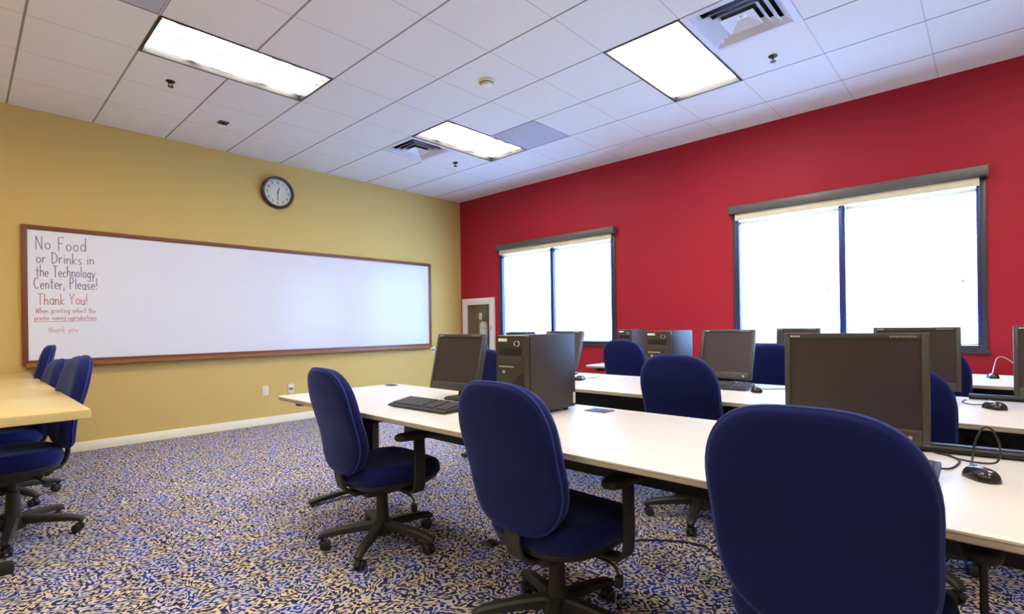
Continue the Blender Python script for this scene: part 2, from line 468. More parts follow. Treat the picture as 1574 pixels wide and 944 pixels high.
for k, (a, b) in enumerate(WIN):
    bm = frame_bm(a, b, WZ0, WZ1, .048, X1-.016, X1+.11)
    wf = struct('window_%d' % (k+1), bm, 'window_frame')
    mid = (a+b)/2
    bm = nb(); add_box(bm, (X1-.012, mid-.026, WZ0+.04), (X1+.11, mid+.026, WZ1-.04), .003); obj('mullion', bm, 'blue_fringe_frame', wf)
    bm = nb()
    for u0, u1 in ((a+.048, mid-.026), (mid+.026, b-.048)):
        pass
    for u0, u1 in ((a+.048, mid-.026), (mid+.026, b-.048)):
        bm2 = nb(); add_box(bm2, (X1+.094, u0-.005, WZ0+.04), (X1+.100, u1+.005, WZ1-.04)); obj('pane', bm2, 'pane_glass', wf)
    bm.free()
    bm = nb(); add_box(bm, (X1-.03, a-.012, WZ0-.022), (X1-.0, b+.012, WZ0+.004), .004); obj('sill', bm, 'window_frame', wf)
    bm = nb()
    for y in (a+.053, b-.053): add_box(bm, (X1-.0195, y-.016, WZ0+.05), (X1+.05, y+.009, WZ1-.06), .002)
    obj('side_channel', bm, 'blue_fringe_frame', wf)
    zt = WZ1-.11
    make_blind(mid+.030, b-.062, WZ0+.05, zt, lbl[k][0]); make_blind(a+.062, mid-.030, WZ0+.05, zt, lbl[k][1])
    v = thing('blind_valance', ['dark grey valance box over the window near the white cabinet', 'long dark grey valance box over the big right window'][k], 'valance', (X1, mid, WZ1), 0, 'grey valances over the windows')
    L2 = (b-a)/2+.012
    bm = nb(); add_box(bm, (-.085, -L2, -.035), (-.001, L2, .045), .005); obj('cover', bm, 'valance', v)
    bm = nb(); add_box(bm, (-.05, -L2+.05, -.105), (-.018, L2-.05, -.036), .004); obj('headrail', bm, 'headrail', v)
    for s in (-1, 1):
        bm = nb(); add_box(bm, (-.088, s*L2-.006, -.04), (-.001, s*L2+.006, .05), .003); obj('end_cap', bm, 'valance', v)

# ------------------------------------------------------------------ stroke lettering
def arc(cx, cy, rx, ry, a0, a1, n=10):
    return [(cx+rx*math.cos(math.radians(a0+(a1-a0)*i/n)), cy+ry*math.sin(math.radians(a0+(a1-a0)*i/n))) for i in range(n+1)]
O = arc(.25, .25, .2, .25, 60, 420)
GL = {
 'N': (.62, [[(.05,0),(.05,1),(.52,0),(.52,1)]]), 'F': (.55, [[(.08,0),(.08,1)],[(.08,1),(.5,1.02)],[(.08,.55),(.4,.55)]]),
 'D': (.66, [[(.08,0),(.08,1)],[(.0,1)]+arc(.1,.5,.48,.5,90,-90)]), 'T': (.6, [[(.3,0),(.3,1)],[(.0,1),(.6,1)]]),
 'C': (.62, [arc(.34,.5,.3,.5,50,310)]), 'P': (.58, [[(.08,0),(.08,1)],[(.08,1)]+arc(.2,.75,.28,.25,80,-90)+[(.08,.5)]]),
 'Y': (.6, [[(.0,1),(.28,.5),(.28,0)],[(.58,1),(.28,.5)]]), 'W': (.8, [[(0,1),(.18,0),(.38,.7),(.56,0),(.76,1)]]),
 'a': (.5, [O, [(.43,.5),(.45,0)]]), 'c': (.45, [arc(.25,.25,.2,.25,50,310)]), 'd': (.52, [O, [(.45,1),(.45,0)]]),
 'e': (.48, [[(.05,.26),(.45,.26)]+arc(.25,.25,.2,.25,5,310)]), 'g': (.5, [O, [(.45,.5),(.45,-.2)]+arc(.25,-.2,.2,.18,0,-150)]),
 'h': (.5, [[(.06,1),(.06,0)], [(.06,.3)]+arc(.25,.3,.18,.2,170,0)+[(.43,0)]]), 'i': (.2, [[(.1,.5),(.1,0)],[(.1,.7),(.11,.74)]]),
 'k': (.48, [[(.06,1),(.06,0)],[(.4,.5),(.07,.22),(.42,0)]]), 'l': (.2, [[(.1,1),(.1,0)]]),
 'm': (.72, [[(.06,.5),(.06,0)],[(.06,.3)]+arc(.2,.32,.14,.18,170,0)+[(.34,0)],[(.34,.3)]+arc(.48,.32,.14,.18,170,0)+[(.62,0)]]),
 'n': (.5, [[(.06,.5),(.06,0)],[(.06,.3)]+arc(.25,.3,.18,.2,170,0)+[(.43,0)]]), 'o': (.5, [O]),
 'p': (.5, [[(.06,.5),(.06,-.4)], arc(.25,.25,.19,.25,180,-180)]), 'r': (.36, [[(.06,.5),(.06,0)],[(.06,.3)]+arc(.22,.3,.16,.2,160,50)]),
 's': (.42, [arc(.22,.37,.14,.13,40,270)[:]+arc(.2,.12,.15,.12,90,-140)]), 't': (.38, [[(.16,.85),(.16,.05),(.3,0)],[(.0,.55),(.34,.55)]]),
 'u': (.5, [[(.06,.5)]+arc(.25,.2,.19,.2,180,360)+[(.44,.5)],[(.44,.5),(.45,0)]]), 'w': (.62, [[(.03,.5),(.16,0),(.3,.4),(.44,0),(.58,.5)]]),
 'y': (.48, [[(.04,.5),(.24,.02)],[(.44,.5),(.12,-.38)]]), 'v': (.46, [[(.04,.5),(.22,0),(.42,.5)]]),
 ',': (.2, [[(.1,.06),(.05,-.14)]]), '!': (.24, [[(.12,1),(.11,.3)],[(.11,.08),(.115,0)]]), '.': (.2, [[(.1,.03),(.11,0)]]), ' ': (.34, []),
 '0': (.6, [arc(.28,.5,.24,.5,90,450)]), '1': (.4, [[(.1,.8),(.25,1),(.25,0)]]), '2': (.58, [arc(.28,.72,.22,.28,160,-30)+[(.05,0),(.55,0)]]),
 '3': (.56, [arc(.26,.75,.2,.25,150,-80)+arc(.26,.26,.24,.26,80,-150)]), '4': (.6, [[(.4,0),(.4,1),(.04,.3),(.56,.3)]]),
 '5': (.58, [[(.5,1),(.12,1),(.1,.58)]+arc(.27,.32,.24,.3,110,-150)]), '6': (.58, [[(.45,.98),(.12,.45)]+arc(.28,.28,.23,.28,150,-210)]),
 '7': (.56, [[(.04,1),(.52,1),(.2,0)]]), '8': (.56, [arc(.28,.76,.19,.24,-90,270)+arc(.28,.26,.24,.26,90,-270)]), '9': (.58, [[(.14,.02),(.46,.55)]+arc(.28,.7,.22,.28,-30,330)]),
}
def strokes(text, h, width=None, jitter=.0):
    x = 0; out = []
    rnd = random.Random(len(text))
    for ch in text:
        wd, st = GL[ch]
        dy = rnd.uniform(-jitter, jitter); k = 1+rnd.uniform(-jitter, jitter)
        for s in st: out.append([((x+p[0]*k)*h, (p[1]*k+dy)*h) for p in s if len(s) > 1])
        x += wd+.1
    tw = x*h
    if width:
        f = width/tw; out = [[(p[0]*f, p[1]) for p in s] for s in out]; tw = width
    return out, tw
def add_ink(bm, sts, P, r):
    for s in sts:
        for a, b in zip(s, s[1:]):
            d = Vector((b[0]-a[0], b[1]-a[1])); 
            if d.length < 1e-6: continue
            d.normalize(); n = Vector((-d.y, d.x))*r; e = d*r*.6
            q = [(a[0]-e.x+n.x, a[1]-e.y+n.y), (a[0]-e.x-n.x, a[1]-e.y-n.y), (b[0]+e.x-n.x, b[1]+e.y-n.y), (b[0]+e.x+n.x, b[1]+e.y+n.y)]
            bm.faces.new([bm.verts.new(P(*p)) for p in q])

# ------------------------------------------------------------------ whiteboard, clock, plates, cabinet
BX0, BX1, BZ0, BZ1 = .385, 5.066, .862, 2.155
wbt = thing('whiteboard', 'long whiteboard with wooden frame and handwritten notes on the yellow wall', 'whiteboard', (0, Y1, 0))
bm = nb(); add_box(bm, (BX0+.02, -.014, BZ0+.02), (BX1-.02, -.004, BZ1-.02)); obj('writing_surface', bm, 'board_white', wbt)
bm = nb(); f = .042
add_box(bm, (BX0, -.028, BZ0), (BX0+f, 0, BZ1), .004); add_box(bm, (BX1-f, -.028, BZ0), (BX1, 0, BZ1), .004)
add_box(bm, (BX0+f, -.028, BZ1-f), (BX1-f, 0, BZ1), .004); add_box(bm, (BX0+f, -.028, BZ0), (BX1-f, 0, BZ0+f), .004)
obj('frame', bm, 'board_frame', wbt)
bm = nb(); add_box(bm, (BX0+.02, -.085, BZ0-.022), (BX1-.02, -.0, BZ0-.002), .004); add_box(bm, (BX0+.02, -.085, BZ0-.004), (BX1-.02, -.076, BZ0+.014), .003)
obj('marker_tray', bm, 'tray_wood', wbt)
PW = lambda x0, z0, sl=0: (lambda u, v: (x0+u, -.0155, z0+v+u*sl))
bm = nb()
for txt, x0, z0, hh, wd in (('No Food', .482, 1.935, .125, .375), ('or Drinks in', .485, 1.808, .10, .43), ('the Technology', .484, 1.682, .10, .435), ('Center, Please!', .468, 1.562, .105, .47)):
    s, _ = strokes(txt, hh, wd, .05); add_ink(bm, s, PW(x0, z0, .03), .0028)
obj('blue_marker_writing', bm, 'ink_blue', wbt)
bm = nb()
s, _ = strokes('Thank You!', .105, .37, .05); add_ink(bm, s, PW(.492, 1.415, .03), .0028)
for txt, x0, z0, hh, wd in (('When printing select the', .478, 1.338, .052, .44), ('printer named reproductions', .470, 1.272, .046, .455), ('thank you', .565, 1.160, .052, .22)):
    s, _ = strokes(txt, hh, wd, .06); add_ink(bm, s, PW(x0, z0, .015), .0017)
add_ink(bm, [[(0, 0), (.45, .012)]], PW(.470, 1.258), .0022)
obj('red_marker_writing', bm, 'ink_red', wbt)

ck = thing('wall_clock', 'round wall clock with dark brown rim and cream face', 'clock', (2.70, Y1, 2.853))
bm = nb(); add_lathe(bm, [(.198, 0), (.200, -.02), (.196, -.045), (.182, -.056), (.168, -.05), (.163, -.03), (.163, -.004)][::1], 56, axis='y'); obj('rim', bm, 'clock_rim', ck)
bm = nb(); add_lathe(bm, [(.164, -.02), (.164, -.026)], 48, axis='y'); obj('face', bm, 'clock_face', ck)
bm = nb()
for k in range(1, 13):
    a = PI/2-k*PI/6; s, tw = strokes(str(k), .032)
    cx, cy = .128*math.cos(a), .128*math.sin(a)
    add_ink(bm, [[(p[0]-tw/2+.002+cx, p[1]-.016+cy) for p in q] for q in s], lambda u, v: (u, -.0268, v), .0028)
for k in range(60):
    a = k*PI/30; add_ink(bm, [[(.152*math.cos(a), .152*math.sin(a)), (.158*math.cos(a), .158*math.sin(a))]], lambda u, v: (u, -.0268, v), .001)
obj('numerals', bm, 'clock_ink', ck)
def hand(L, w, a): 
    bm = nb(); c, s = math.cos(a), math.sin(a)
    pl = [(-.02, -w*.6), (L*.7, -w), (L, 0), (L*.7, w), (-.02, w*.6)]
    add_loft(bm, [[(u*c-v*s, y, u*s+v*c) for u, v in pl] for y in (-.030, -.032)]); return bm
obj('hour_hand', hand(.075, .006, math.radians(74)), 'clock_ink', ck)
obj('minute_hand', hand(.105, .005, math.radians(-92)), 'clock_ink', ck)
bm = nb(); add_lathe(bm, [(.008, -.028), (.008, -.036)], 16, axis='y'); obj('hub', bm, 'clock_ink', ck)

def wall_plate(x, z, label, kind):
    t = thing('wall_outlet', label, 'outlet', (x, Y1, z), 0, 'small wall plates on the yellow wall')
    bm = nb(); add_box(bm, (-.036, -.007, -.06), (.036, 0, .06), .004); obj('cover_plate', bm, 'plate', t)
    if kind == 'duplex':
        for s in (-1, 1):
            bm = nb(); add_loft(bm, [[(u, y, v+s*.022) for u, v in rrect(.034, .03, .01)] for y in (-.007, -.009)]); o = obj('socket', bm, 'plate', t)
            bm = nb()
            for u in (-.006, .006): add_box(bm, (u-.0015, -.0098, s*.022-.002), (u+.0015, -.009, s*.022+.008))
            obj('slot', bm, 'plate_dark', o)
    else:
        bm = nb(); add_loft(bm, [[(u, y, v) for u, v in rrect(.05, .03, .006)] for y in (-.007, -.010)]); obj('jack', bm, 'plate_dark', t)
wall_plate(2.532, .411, 'cream duplex outlet on the yellow wall, farther from the table tip', 'duplex')
wall_plate(2.842, .408, 'cream wall plate with dark jack just above the white table tip', 'jack')
wall_plate(5.10, .80, 'small pale wall plate beside the lower right corner of the whiteboard', 'jack')

fc = thing('extinguisher_cabinet', 'white framed fire extinguisher cabinet with glass door on the red wall', 'cabinet', (X1, (FEY0+FEY1)/2, FEZ0))
hw, hh = (FEY1-FEY0)/2, FEZ1-FEZ0
bm = nb(); t_ = .085
for a, b in (((-.035, -hw-t_, -t_), (0, -hw+.02, hh+t_)), ((-.035, hw-.02, -t_), (0, hw+t_, hh+t_)), ((-.035, -hw+.02, hh-.02), (0, hw-.02, hh+t_)), ((-.035, -hw+.02, -t_), (0, hw-.02, .02))):
    add_box(bm, a, b, .004)
obj('door_frame', bm, 'cabinet_white', fc)
bm = nb()
e = .003
for a, b in (((.15, -hw+e, e), (.16, hw-e, hh-e)), ((0, -hw+e, e), (.15, -hw+.01, hh-e)), ((0, hw-.01, e), (.15, hw-e, hh-e)), ((0, -hw+.01, e), (.15, hw-.01, .01)), ((0, -hw+.01, hh-.01), (.15, hw-.01, hh-e))): add_box(bm, a, b)
obj('tub', bm, 'cabinet_inside', fc)
bm = nb(); add_box(bm, (-.022, -hw+.01, .01), (-.016, hw-.01, hh-.01)); obj('door_glass', bm, 'pane_glass', fc)
bm = nb(); add_box(bm, (-.05, -hw-.045, hh*.45), (-.035, -hw-.02, hh*.55), .004); obj('latch', bm, 'silver', fc)
ex = thing('fire_extinguisher', 'pale fire extinguisher with hose and white tag inside the cabinet', 'fire extinguisher', (X1+.078, (FEY0+FEY1)/2-.02, FEZ0+.0102))
bm = nb(); add_lathe(bm, [(.06, 0), (.066, .01), (.066, .40), (.06, .44), (.04, .465), (.022, .475)], 28); obj('tank', bm, 'ext_body', ex)
bm = nb(); add_lathe(bm, [(.022, .475), (.024, .52), (.016, .53)], 16); add_box(bm, (-.012, -.09, .525), (.012, .03, .54), .004); add_box(bm, (-.01, -.10, .555), (.01, .03, .568), .004); obj('valve', bm, 'ext_dark', ex)
bm = nb(); add_tube(bm, [(0, .03, .51), (-.03, .10, .50), (-.04, .14, .38), (-.035, .12, .2), (-.03, .09, .10)], .010, 8); obj('hose', bm, 'ext_dark', ex)
bm = nb(); add_box(bm, (-.0695, -.035, .50), (-.067, .035, .61), .0005); obj('tag', bm, 'white_mark', ex)
bm = nb(); add_lathe(bm, [(.0668, .14), (.0668, .34)], 28); obj('label_band', bm, 'white_mark', ex)

# ------------------------------------------------------------------ ceiling fixtures
def troffer(i, j, label, lens):
    x0, y0 = gx(i), gy(j); L_, W_ = 2*G, G
    t = thing('ceiling_light', label, 'ceiling light', (x0+L_/2, y0+W_/2, Z_CEIL), 0, 'recessed fluorescent ceiling lights')
    a, b = L_/2, W_/2; f = .018
    bm = nb()
    add_box(bm, (-a, -b, -.006), (a, -b+f, .05), .002); add_box(bm, (-a, b-f, -.006), (a, b, .05), .002)
    add_box(bm, (-a, -b+f, -.006), (-a+f, b-f, .05), .002); add_box(bm, (a-f, -b+f, -.006), (a, b-f, .05), .002)
    obj('frame', bm, 'fixture_frame', t)
    bm = nb(); add_box(bm, (-a+f, -b+f, .042), (a-f, b-f, .049)); obj('lens', bm, lens, t)
    bm = nb(); add_box(bm, (-a, -b, .051), (a, b, .13)); obj('housing', bm, 'vent_white', t)
LL = {(1, 6): 'long ceiling light above the whiteboard end, left of the others', (5, 6): 'ceiling light between a vent and the grey grille panel',
      (5, 2): 'brightest ceiling light panel beside the large square diffuser'}
UNSEEN_FILL = {(-3, -2): 'unseen ceiling light added for fill, behind the viewer in the far back corner', (-3, 2): 'unseen ceiling light added for fill over the left desk', (-3, 6): 'unseen ceiling light added for fill over the far left of the whiteboard wall',
         (1, -2): 'unseen ceiling light added for fill behind the viewer', (1, 2): 'unseen ceiling light added for fill directly above the viewer', (5, -2): 'unseen ceiling light added for fill near the red wall behind the viewer'}  # unseen lights continuing the fixture grid, added for fill light
for c in LIGHTS: troffer(*c, LL.get(c) or UNSEEN_FILL[c], 'lens_plain' if c == (5, 2) else 'lens')

def square_ring(bm, a0, z0, a1, z1, th=.004):
    def sq(a, z): return [(-a,-a,z),(a,-a,z),(a,a,z),(-a,a,z)]
    r = [ring(bm, sq(a0, z0)), ring(bm, sq(a1, z1)), ring(bm, sq(a1-.004, z1+th)), ring(bm, sq(a0-.004, z0+th))]
    for k in range(4): bridge(bm, r[k], r[(k+1) % 4])
def diffuser(i, j, label):
    t = thing('air_diffuser', label, 'air vent', (gx(i)+G/2, gy(j)+G/2, Z_CEIL), 0, 'square ceiling air diffusers')
    a = G/2
    bm = nb()
    add_box(bm, (-a, -a, -.006), (a, -a+.05, .012), .002); add_box(bm, (-a, a-.05, -.006), (a, a, .012), .002)
    add_box(bm, (-a, -a+.05, -.006), (-a+.05, a-.05, .012), .002); add_box(bm, (a-.05, -a+.05, -.006), (a, a-.05, .012), .002)
    obj('outer_frame', bm, 'vent_white', t)
    for k, (o, i_, z) in enumerate(((.262, .215, -.008), (.205, .165, -.012), (.155, .118, -.016))):
        bm = nb(); square_ring(bm, o, z, i_, z+.035); obj('vane', bm, 'vent_white', t)
    bm = nb()
    def sq(a, z): return [(-a,-a,z),(a,-a,z),(a,a,z),(-a,a,z)]
    add_loft(bm, [sq(.105, -.014), sq(.11, -.020), sq(.035, .022), sq(.03, .020)], False, True)
    o = obj('centre_cone', bm, 'vent_white', t, ang=10)
    bm = nb(); add_lathe(bm, [(.012, .018), (.012, .012), (.004, .010)], 14); obj('screw', bm, 'silver', o)
    bm = nb(); add_box(bm, (-a+.03, -a+.03, .13), (a-.03, a-.03, .14))
    for s in (-1, 1):
        add_box(bm, (s*(a-.03)-.004, -a+.03, .012), (s*(a-.03)+.004, a-.03, .13)); add_box(bm, (-a+.034, s*(a-.03)-.004, .012), (a-.034, s*(a-.03)+.004, .13))
    obj('plenum', bm, 'vent_dark', t)
diffuser(5, 1, 'large white square air diffuser beside the brightest ceiling light')
diffuser(5, 7, 'small looking square air diffuser at the far light left end')
def grille(i, j, label):
    t = thing('return_grille', label, 'air vent', (gx(i)+G/2, gy(j)+G/2, Z_CEIL), 0, 'grey perforated return air panels')
    a = G/2
    bm = nb(); add_box(bm, (-a+.012, -a+.012, -.003), (a-.012, a-.012, .004), .001); obj('perforated_panel', bm, GRM, t)
    bm = nb(); add_box(bm, (-a, -a, .005), (a, a, .02)); obj('backing', bm, 'vent_dark', t)
    bm = nb()
    add_box(bm, (-a, -a, -.005), (a, -a+.012, .005)); add_box(bm, (-a, a-.012, -.005), (a, a, .005)); add_box(bm, (-a, -a+.012, -.005), (-a+.012, a-.012, .005)); add_box(bm, (a-.012, -a+.012, -.005), (a, a-.012, .005))
    obj('frame', bm, 'grille', t)
def grille_mat():
    m = bpy.data.materials.new('perforated'); m.use_nodes = True; nt = m.node_tree; N = nt.nodes; L = nt.links
    b = N['Principled BSDF']; b.inputs['Roughness'].default_value = .6
    tc = N.new('ShaderNodeTexCoord'); v = N.new('ShaderNodeTexVoronoi'); v.inputs['Scale'].default_value = 120; v.inputs['Randomness'].default_value = 0
    L.new(tc.outputs['Object'], v.inputs['Vector'])
    r = N.new('ShaderNodeValToRGB'); r.color_ramp.elements[0].position = .25; r.color_ramp.elements[1].position = .35
    r.color_ramp.elements[0].color = lin((92, 88, 92))+(1,); r.color_ramp.elements[1].color = lin((178, 172, 172))+(1,)
    L.new(v.outputs['Distance'], r.inputs[0]); L.new(r.outputs[0], b.inputs['Base Color'])
    return m
GRM = grille_mat()
grille(6, 5, 'grey perforated ceiling panel right of the far ceiling light')
grille(0, 5, 'grey perforated ceiling panel beside the long left ceiling light')
def sprinkler(x, y, label):
    t = thing('sprinkler', label, 'sprinkler', (x, y, Z_CEIL), .4, 'ceiling fire sprinklers')
    bm = nb(); add_lathe(bm, [(.034, 0), (.034, -.004), (.026, -.010), (.014, -.012)], 20); obj('escutcheon', bm, 'sprinkler', t)
    bm = nb(); add_lathe(bm, [(.011, -.011), (.011, -.018), (.007, -.02)], 12)
    for s in (-1, 1): add_tube(bm, [(s*.010, 0, -.016), (s*.02, 0, -.028), (s*.004, 0, -.042)], .0035, 6, 4, (0,1,0))
    obj('body', bm, 'sprinkler', t)
    bm = nb(); add_lathe(bm, [(.006, -.041), (.022, -.044), (.022, -.047), (.005, -.048)], 16); obj('deflector', bm, 'sprinkler', t)
sprinkler(1.209, 4.977, 'brass ceiling sprinkler below the long left ceiling light')
sprinkler(4.325, 1.229, 'ceiling sprinkler by the large square diffuser near the red wall')
sprinkler(4.279, 4.941, 'ceiling sprinkler beside the far light next to the small diffuser')
t = thing('ceiling_sensor', 'small dark square sensor on the stained ceiling tile', 'sensor', (1.807, 5.596, Z_CEIL), 0)
bm = nb(); add_box(bm, (-.045, -.045, -.012), (.045, .045, 0), .004); obj('housing', bm, 'sensor', t)
bm = nb(); add_lathe(bm, [(.03, -.012), (.026, -.018), (.012, -.022)], 20); obj('lens', bm, 'vent_dark', t)
t = thing('smoke_detector', 'round white smoke detector in the middle of the ceiling', 'smoke detector', (3.053, 3.109, Z_CEIL), 0)
bm = nb(); add_lathe(bm, [(.07, 0), (.07, -.012), (.062, -.018)], 28); obj('base', bm, 'smoke_white', t)
bm = nb(); add_lathe(bm, [(.056, -.018), (.055, -.034), (.045, -.044), (.02, -.048)], 28); obj('cap', bm, 'smoke_white', t)
bm = nb(); add_lathe(bm, [(.058, -.0185), (.058, -.024)], 28); obj('sensing_slot', bm, 'vent_dark', t)

# ------------------------------------------------------------------ tables
ZT = .735
def table_top(bm, x0, x1, y0, y1, z0, z1, r=.03):
    cx, cy = (x0+x1)/2, (y0+y1)/2
    o = [(cx+a, cy+b) for a, b in rrect(x1-x0, y1-y0, r, 4)]
    def inset(d): return [(cx+a, cy+b) for a, b in rrect(x1-x0-2*d, y1-y0-2*d, max(r-d, .004), 4)]
    add_loft(bm, [[(x, y, z0) for x, y in inset(.003)], [(x, y, z0+.003) for x, y in o], [(x, y, z1-.006) for x, y in o], [(x, y, z1-.0015) for x, y in inset(.002)], [(x, y, z1) for x, y in inset(.006)]])
def work_table(x0, x1, y0, y1, label):
    t = thing('computer_table', label, 'table', ((x0+x1)/2, (y0+y1)/2, 0), 0, 'long pale computer tables in rows')
    a, b = (x1-x0)/2, (y1-y0)/2
    bm = nb(); table_top(bm, -a, a, -b, b, ZT-.004, ZT); obj('tabletop', bm, 'laminate', t)
    bm = nb(); table_top(bm, -a+.001, a-.001, -b+.001, b-.001, ZT-.024, ZT-.0045); obj('edge_band', bm, 'table_edge', t)
    bm = nb(); add_box(bm, (a-.075, -b+.25, .40), (a-.055, b-.22, ZT-.0245), .003); obj('modesty_panel', bm, 'table_black', t)
    bm = nb(); add_box(bm, (-a+.20, -b+.12, ZT-.075), (-a+.24, b-.12, ZT-.0245), .003); add_box(bm, (a-.14, -b+.12, ZT-.075), (a-.10, b-.12, ZT-.0245), .003); obj('frame_rail', bm, 'table_black', t)
    for y in (b-.07, -b+.3):
        bm = nb(); add_box(bm, (.17, y-.03, .05), (.24, y+.03, ZT-.0245), .008)
        add_box(bm, (-a+.10, y-.025, ZT-.07), (a-.10, y+.025, ZT-.0245), .004)
        o = obj('leg', bm, 'grey_leg', t)
        bm = nb(); add_sweep(bm, [(-.27, y, .022), (-.2, y, .03), (.2, y, .045), (.35, y, .035), (.41, y, .022)], lambda s: rect(.05, .02+.012*math.sin(PI*s), .005)); obj('foot', bm, 'dark_metal', o)
    return t
T1 = work_table(1.372, 2.258, -1.1, 3.345, 'nearest long pale table, with the black tower standing on it')
T2 = work_table(2.815, 3.78, -1.1, 3.52, 'second long pale table, behind the nearest table')
T3 = work_table(4.515, 5.42, -1.1, 3.17, 'pale table along the red wall under the big window')
def grommet(x, y, kind, label):
    t = thing('cable_grommet', label, 'grommet', (x, y, ZT), 0, 'cable grommets in the nearest table')
    if kind == 'oval':
        bm = nb(); add_loft(bm, [[(u, v, z) for u, v in rrect(s*.075, s*.11, s*.036)] for s, z in ((1.0, .0002), (1.0, .003), (.92, .005))]); obj('cover', bm, 'grey_leg', t)
        bm = nb(); add_loft(bm, [[(u, v, z) for u, v in rrect(.04, .06, .018)] for z in (.0051, .0058)]); obj('opening', bm, 'table_black', t)
    else:
        bm = nb(); add_box(bm, (-.045, -.06, .0002), (.045, .06, .005), .002); obj('cover', bm, 'grey_leg', t)
        bm = nb(); add_box(bm, (-.022, -.035, .0051), (.022, .04, .006)); obj('opening', bm, 'table_black', t)
grommet(2.165, 3.25, 'oval', 'oval grey grommet near the left end of the nearest table')
grommet(2.155, 1.43, 'rect', 'rectangular black grommet beside the tower on the nearest table')
def raceway(x, y0, y1, label, dx=.0):
    t = thing('cable_raceway', label, 'cable raceway', (x, (y0+y1)/2, ZT), 0, 'black cable raceways at the table backs')
    L_ = abs(y1-y0)/2
    pth = [(-dx/2, L_, 0), (0, 0, 0), (dx/2, -L_, 0)]
    bm = nb(); add_sweep(bm, [(p[0], p[1], .0115) for p in pth], rect(.05, .022, .006)); obj('channel', bm, 'table_black', t)
    bm = nb(); add_sweep(bm, [(p[0], p[1], .0245) for p in pth], rect(.03, .004)); obj('cover', bm, 'cable', t)
raceway(2.195, .215, -.55, 'black cable raceway on the back of the nearest table beside the big monitor', .10)
raceway(3.71, .10, -.6, 'black cable raceway on the back of the second table', .0)

dk = thing('side_desk', 'light wood desk at the left edge in front of the whiteboard', 'desk', (-.55, 4.7, 0), 0)
bm = nb(); table_top(bm, -.55, .965, -1.62, 1.70, .757, .80, .012); obj('desktop', bm, 'desk_wood', dk)
bm = nb(); add_box(bm, (-.4, -1.45, .69), (.55, 1.55, .7565), .004); obj('under_frame', bm, 'table_black', dk)
for y in (-1.2, 1.3):
    bm = nb(); add_box(bm, (.40, y-.04, .05), (.48, y+.04, .69), .006); o = obj('leg', bm, 'table_black', dk)
    bm = nb(); add_box(bm, (.1, y-.035, .0), (.72, y+.035, .05), .01); obj('foot', bm, 'table_black', o)
for y in (-1.2, 1.3):
    bm = nb(); add_box(bm, (-.34, y-.04, .0), (-.26, y+.04, .69), .006); obj('leg', bm, 'table_black', dk)

